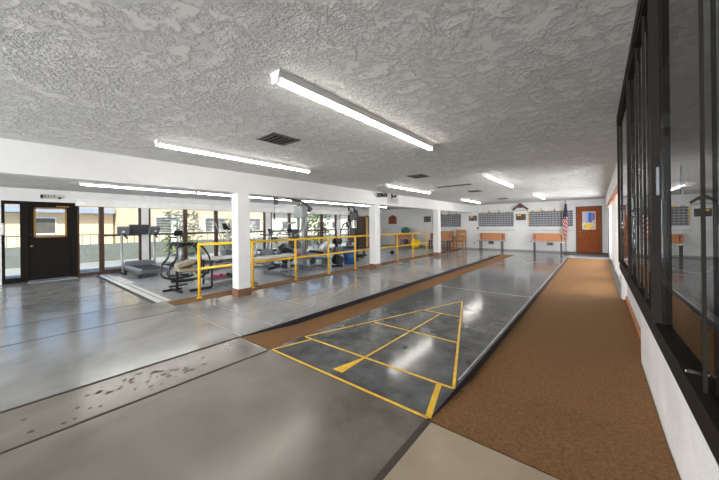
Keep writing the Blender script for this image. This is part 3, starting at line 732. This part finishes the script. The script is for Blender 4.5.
t = thing('weight_rack', 'low black steel rack with white top holding dumbbells, left of the first column', 'rack', (-7.15, 3.52, 0), math.pi / 2)
for sx in (-.45, .45):
    for sy in (-.22, .22): MB().box(sx - .018, sx + .018, sy - .018, sy + .018, 0, .6).build('leg', M_blackmetal, t)
MB().box(-.47, .47, -.24, .24, .12, .15).build('shelf', M_grey, t); MB().box(-.5, .5, -.26, .26, .60, .64, .01).build('top', M_whitevinyl, t)
def dumbbell(x, y, z, rz, m, label, s=1.):
    o = thing('dumbbell', label, 'dumbbell', (x, y, z), rz, 'dumbbells on the low rack')
    MB().cyl((-.05 * s, 0, .045 * s), (.05 * s, 0, .045 * s), .014 * s, 10).build('grip', M_chrome, o)
    for k in (-1, 1): MB().cyl((k * .05 * s, 0, .045 * s), (k * .11 * s, 0, .045 * s), .045 * s, 8).build('weight', m, o)
M_pink = mat('pink_neoprene', srgb(200, 50, 90), .5)
for k, (m, nm) in enumerate(((M_pink, 'pink dumbbell on the low rack, nearest the entrance'), (M_pink, 'second pink dumbbell on the low rack, left of the black ones'), (M_blackmetal, 'black dumbbell on the low rack beside the pink pair'), (M_blackmetal, 'black dumbbell at the right end of the low rack'))):
    dumbbell(-7.08, 3.22 + k * .17, .15, 0, m, nm, .9)

def elliptical(x, y, rz, label):
    t = thing('elliptical_trainer', label, 'exercise machine', (x, y, 0), rz)
    MB().bend([(-.8, 0, .05), (.7, 0, .05)], .04, 8).build('base', M_grey, t)
    for xx in (-.8, .7): MB().bend([(xx, -.3, .04), (xx, .3, .04)], .035, 8).build('foot', M_blackmetal, t)
    MB().obox((.45, 0, .38), (.5, .18, .5), (0, 0, 0), .12).build('flywheel_housing', M_grey, t)
    MB().bend([(.45, 0, .5), (.38, 0, 1.3)], .035, 8).build('mast', M_ltgrey, t)
    MB().obox((.36, 0, 1.38), (.06, .26, .24), (0, -.4, 0), .02).build('console', M_blackmetal, t)
    for s in (-1, 1):
        MB().bend([(.35, s * .24, .3), (.42, s * .25, .9), (.25, s * .25, 1.3), (.1, s * .22, 1.5)], .02, 8).build('arm', M_ltgrey, t)
        MB().bend([(.45, s * .18, .25 + s * .08), (-.6, s * .2, .22 - s * .05)], .025, 8).build('pedal_bar', M_ltgrey, t)
        MB().box(-.4, -.05, s * .2 - .07, s * .2 + .07, .25, .29, .02).build('pedal', M_rubber, t)
def bike(x, y, rz, label, body=M_grey, seat=M_blackvinyl):
    t = thing('exercise_bike', label, 'exercise bike', (x, y, 0), rz)
    MB().bend([(-.5, 0, .05), (.5, 0, .05)], .035, 8).build('base', M_grey, t)
    for xx in (-.5, .5): MB().bend([(xx, -.25, .035), (xx, .25, .035)], .035, 8).build('foot', M_blackmetal, t)
    MB().cyl((.28, -.07, .38), (.28, .07, .38), .27, 28).build('wheel_housing', body, t)
    MB().bend([(.28, 0, .55), (.38, 0, 1.12)], .035, 8).build('mast', M_ltgrey, t)
    MB().bend([(-.05, 0, .3), (-.22, 0, .86)], .035, 8).build('seat_post', M_ltgrey, t)
    MB().obox((-.24, 0, .90), (.28, .2, .07), (0, 0, 0), .03).build('seat', seat, t)
    MB().bend([(.2, -.24, 1.12), (.42, -.2, 1.1), (.42, .2, 1.1), (.2, .24, 1.12)], .018, 8).build('handlebar', M_blackmetal, t)
    MB().obox((.42, 0, 1.22), (.05, .2, .16), (0, -.4, 0), .015).build('console', M_blackmetal, t)
    for s in (-1, 1):
        MB().bend([(.28, s * .08, .38), (.28 + s * .1, s * .12, .38 - s * .12), (.28 + s * .1, s * .2, .38 - s * .12)], .014, 6).build('crank', M_chrome, t)
        MB().box(.23 + s * .1, .33 + s * .1, s * .2 - .04, s * .2 + .04, .36 - s * .12, .39 - s * .12, .008).build('pedal', M_rubber, t)
elliptical(-9.5, 4.45, 2.0, 'grey elliptical trainer with black console by the windows')
bike(-8.6, 3.0, 2.9, 'grey exercise bike between the treadmill and the elliptical trainer')
bike(-8.6, 5.35, .4, 'exercise bike just right of the first column')
bike(-8.5, 6.1, .2, 'exercise bike beside the tall multi gym', M_blackmetal)
bike(-9.0, 8.2, .5, 'exercise bike in the middle of the gym past the multi gym', M_ltgrey)
bike(-10.2, 7.3, 1.0, 'exercise bike by the windows behind the multi gym', M_grey)

def flat_bench(x, y, rz, label, pad=M_blackvinyl, end=None, L=1.3, incline=0., hz=.46):
    t = thing('weight_bench', label, 'weight bench', (x, y, 0), rz)
    MB().box(-L / 2, L * .15, -.15, .15, hz, hz + .07, .02).build('seat_pad', pad, t)
    MB().obox((L * .34, 0, hz + .035 + math.sin(incline) * L * .18), (L * .38, .3, .07), (0, -incline, 0), .02).build('back_pad', pad, t)
    if end: MB().box(L * .5, L * .5 + .16, -.15, .15, hz, hz + .075, .02).build('end_pad', end, t)
    MB().bend([(-L / 2 + .1, 0, hz - .03), (L / 2, 0, hz - .03)], .03, 8).build('spine', M_ltgrey, t)
    for xx in (-L / 2 + .12, L / 2 - .12):
        MB().bend([(xx, 0, hz), (xx, 0, .04)], .03, 8).build('leg', M_ltgrey, t)
        MB().bend([(xx, -.28, .035), (xx, .28, .035)], .032, 8).build('foot', M_grey, t)
    return t
flat_bench(-6.46, 4.33, math.pi / 2, 'long white padded bench with red end behind the railing', M_whitevinyl, M_red, 1.35, 0, .55)

def multigym(x, y, rz, label, m1, m2, h=2.2):
    t = thing('multi_gym', label, 'exercise machine', (x, y, 0), rz)
    MB().bend([(-.95, 0, .06), (.9, 0, .06)], .045, 8).build('base', m1, t)
    for xx in (-.95, .15, .9): MB().bend([(xx, -.4, .05), (xx, .4, .05)], .04, 8).build('foot', m2, t)
    for s in (-1, 1): MB().bend([(.12, s * .13, .06), (.12, s * .13, h - .12)], .03, 8).build('upright', m1, t)
    MB().bend([(.3, 0, .06), (.36, 0, h * .8), (.1, 0, h)], .035, 8).build('upright', m1, t)
    MB().bend([(.62, .0, h - .28), (.2, 0, h - .05), (-.5, 0, h + .02), (-.9, 0, h - .02)], .04, 8, rad=.15).build('top_boom', m2, t)
    MB().cyl((-.82, -.03, h - .13), (-.82, .03, h - .13), .07, 20).build('pulley', m2, t); MB().cyl((.5, -.03, h - .3), (.5, .03, h - .3), .07, 20).build('pulley', m2, t)
    MB().tube([(-.88, 0, h - .13), (-.88, 0, h - .42)], .006, 6).build('cable', m2, t)
    MB().bend([(-1.0, -.16, h - .62), (-.95, -.05, h - .55), (-.88, 0, h - .42), (-.82, .05, h - .55), (-.78, .16, h - .62), ], .014, 8).build('lat_handle', M_blackmetal, t)
    b = MB()
    for k in range(14): b.box(.04, .2, -.11, .11, .16 + k * .052, .16 + k * .052 + .046, .004)
    b.build('weight_stack', M_ltgrey, t)
    for s in (-1, 1): MB().cyl((.12, s * .06, .1), (.12, s * .06, h - .15), .012, 8).build('guide_rod', M_chrome, t)
    MB().box(.0, .24, -.17, .17, h - .55, h - .2, .02).build('shroud', m1, t)
    MB().obox((-.12, 0, .98), (.08, .28, .6), (0, .1, 0), .03).build('back_pad', M_blackvinyl, t)
    MB().obox((-.42, 0, .52), (.46, .34, .08), (0, 0, 0), .03).build('seat_pad', M_blackvinyl, t)
    MB().bend([(-.42, 0, .5), (-.3, 0, .06)], .035, 8).build('seat_post', m1, t)
    for s in (-1, 1):
        MB().bend([(.05, s * .15, 1.5), (-.1, s * .42, 1.45), (-.35, s * .45, 1.15), (-.5, s * .42, 1.1)], .024, 8, rad=.12).build('press_arm', m1, t)
        MB().cyl((-.72, s * .05, .42), (-.72, s * .25, .42), .055, 14).build('leg_roller', M_rubber, t); MB().cyl((-.66, s * .05, .2), (-.66, s * .25, .2), .05, 14).build('leg_roller', M_rubber, t)
    MB().bend([(-.62, 0, .5), (-.72, 0, .42), (-.66, 0, .2)], .025, 8).build('leg_lever', m1, t)
    MB().bend([(.35, 0, .9), (.75, 0, .95), (.95, 0, .7)], .03, 8).build('side_arm', m1, t)
    MB().obox((.8, .0, .5), (.45, .28, .08), (0, .2, 0), .03).build('side_pad', M_blackvinyl, t)
    for s in (-1, 1): MB().cyl((.9, s * .25, .18), (.9, s * .31, .18), .13, 20).build('weight_plate', m2, t)
    return t
multigym(-7.25, 5.85, math.pi / 2 + .05, 'tall grey multi gym with overhead boom in the middle of the gym', M_ltgrey, M_grey)
multigym(-7.9, 9.3, math.pi / 2 + .5, 'black multi gym standing behind the second column', M_blackmetal, M_blackmetal, 2.15)
flat_bench(-9.3, 6.3, .3, 'black inclined weight bench by the windows', M_blackvinyl, None, 1.2, .6)
flat_bench(-8.0, 7.2, 1.3, 'white inclined weight bench right of the tall multi gym', M_whitevinyl, None, 1.2, .7)
t = thing('blue_bin', 'blue plastic tub behind the railing near the second column', 'tub', (-6.95, 7.95, 0))
b = MB(); b.tube([(0, 0, 0), (0, 0, .48)], [.2, .26], 24); b.build('body', mat('blue_plastic', srgb(40, 88, 150), .4), t); MB().torus((0, 0, .48), .26, .018).build('rim', mat('blue_rim', srgb(60, 110, 175), .4), t)
t = thing('plate_tree', 'black weight plate tree left of the blue tub', 'weight rack', (-6.8, 7.15, 0))
MB().cyl((0, 0, 0), (0, 0, 1.0), .03).build('post', M_blackmetal, t)
MB().box(-.25, .25, -.03, .03, 0, .05).box(-.03, .03, -.25, .25, 0, .05).build('foot', M_blackmetal, t)
for z in (.22, .52, .85):
    for s in (-1, 1): MB().cyl((s * .05, 0, z), (s * .14, 0, z), .15 if z < .8 else .1, 24).build('weight_plate', M_rubber if z != .52 else M_grey, t)
t = thing('barbell', 'short black barbell lying on the gym floor beyond the second column', 'barbell', (-7.6, 11.2, 0), 1.2)
MB().cyl((-.5, 0, .1), (.5, 0, .1), .014, 10).build('bar', M_chrome, t)
for s in (-1, 1): MB().cyl((s * .36, 0, .1), (s * .42, 0, .1), .1, 20).build('weight_plate', M_rubber, t)
elliptical(-10.0, 11.0, 1.4, 'elliptical trainer behind the black multi gym')
t = thing('wall_cabinet', 'tall dark brown cabinet with beige edge against the far window wall', 'cabinet', (-11.2, 14.2, 0))
MB().box(-.22, .22, -.5, .5, 0, 1.95, .01).build('body', M_brown, t); MB().box(.22, .24, -.1, .12, .05, 1.9).build('door', mat('beige_door', srgb(200, 170, 110), .5), t)

# ------------------------------------------------------------------ outside the left windows
struct(MB().box(-60, XW - .18, -30, 45, -.25, -.03).build('ground', floor_mat('patio_concrete', srgb(140, 140, 136), srgb(160, 160, 156), srgb(130, 130, 126), .6, .8, .6)))
M_siding = mat('beige_siding', srgb(222, 202, 172), .8, col2=srgb(210, 190, 160), scale=1)
M_awn = mat('blue_fascia', srgb(140, 152, 178), .6)
def house(name, x, y0, y1, h, label, wallm, fascia=True):
    t = thing(name, label, 'building', (x, y0, -.03))
    Ln = y1 - y0
    MB().box(-6, 0, 0, Ln, 0, h).build('wall', wallm, t)
    b = MB()
    for k in range(int(h / .3)): b.box(0, .02, 0, Ln, k * .3 + .25, k * .3 + .27)
    b.build('siding_edges', wallm, t)
    MB().prism([(-6.4, 0, h), (.5, 0, h), (-2.9, 0, h + 1.2)], (0, Ln, 0)).build('roof', mat('roof_grey', srgb(150, 140, 130), .8), t)
    if fascia: MB().box(.3, .5, 0, Ln, h - .28, h + .02).build('fascia', M_awn, t)
    y = 1.0
    while y < Ln - 1.5:
        f = MB().box(.0, .05, y - .06, y + 1.36, 1.1, 2.16).build('window', M_trim, t)
        MB().box(.05, .06, y, y + 1.3, 1.18, 2.08).build('pane', mat('outside_pane', srgb(96, 92, 86), .2), f)
        y += 2.9
house('house', -26, -6, 4.9, 2.7, 'long single storey beige house with blue fascia seen through the entrance door', M_siding)
house('house', -21, 5.0, 13.5, 4.8, 'taller beige sided house seen through the window behind the treadmill', M_siding, False)
house('house', -30, 15, 42, 3.4, 'distant pale house seen through the windows behind the multi gym', mat('pale_siding', srgb(228, 222, 205), .8))
M_leaf = mat('leaves', srgb(120, 132, 84), .8, col2=srgb(70, 86, 48), scale=9)
def shrub(x, y, w, h, label, n=260):
    t = thing('shrub', label, 'shrub', (x, y, -.03))
    b = MB(); rnd = random.Random(int(x * 31 + y * 7))
    for _ in range(n):
        a = rnd.random() * 6.283; rr = rnd.random() ** .5 * w; z = .25 + rnd.random() * h
        q = Vector((rr * math.cos(a), rr * math.sin(a), z)); s = .07 + rnd.random() * .07
        d = Vector((rnd.uniform(-1, 1), rnd.uniform(-1, 1), rnd.uniform(-1, 1))).normalized(); u = d.orthogonal().normalized() * s; v = d.cross(u)
        b.poly([q + u, q + v * .5, q - u, q - v * .5])
    b.build('foliage', M_leaf, t)
    MB().cyl((0, 0, 0), (0, 0, h * .7), .05).build('stem', M_brown, t)
shrub(-15.2, 5.4, .8, 1.9, 'leafy shrub outside the window left of the first column', 500)
shrub(-15.2, 8.2, .8, 1.6, 'broad shrub outside the middle gym windows', 500)
shrub(-14.6, 13.5, .8, 2.0, 'tall shrub outside the far gym windows', 500)
# shrub(-14.8, 2.3, .45, .5, 'low shrub outside behind the treadmill', 200)
# garden wall and fence along the patio
t = thing('garden_wall', 'low grey green wall along the patio outside', 'wall', (-16.5, -6, -.03))
MB().box(-.1, .1, 0, 40, 0, .75).build('body', mat('garden_wall', srgb(112, 118, 112), .8), t)
t = thing('patio_rail', 'dark picket railing on top of the low outdoor wall', 'railing', (-16.5, -6, .72))
MB().box(-.02, .02, 0, 40, .38, .42).build('rail', M_grey, t)
b = MB(); y = .1
while y < 40: b.box(-.01, .01, y, y + .02, 0, .4); y += .25
o = b.build('pickets', M_grey, t); o['kind'] = 'stuff'
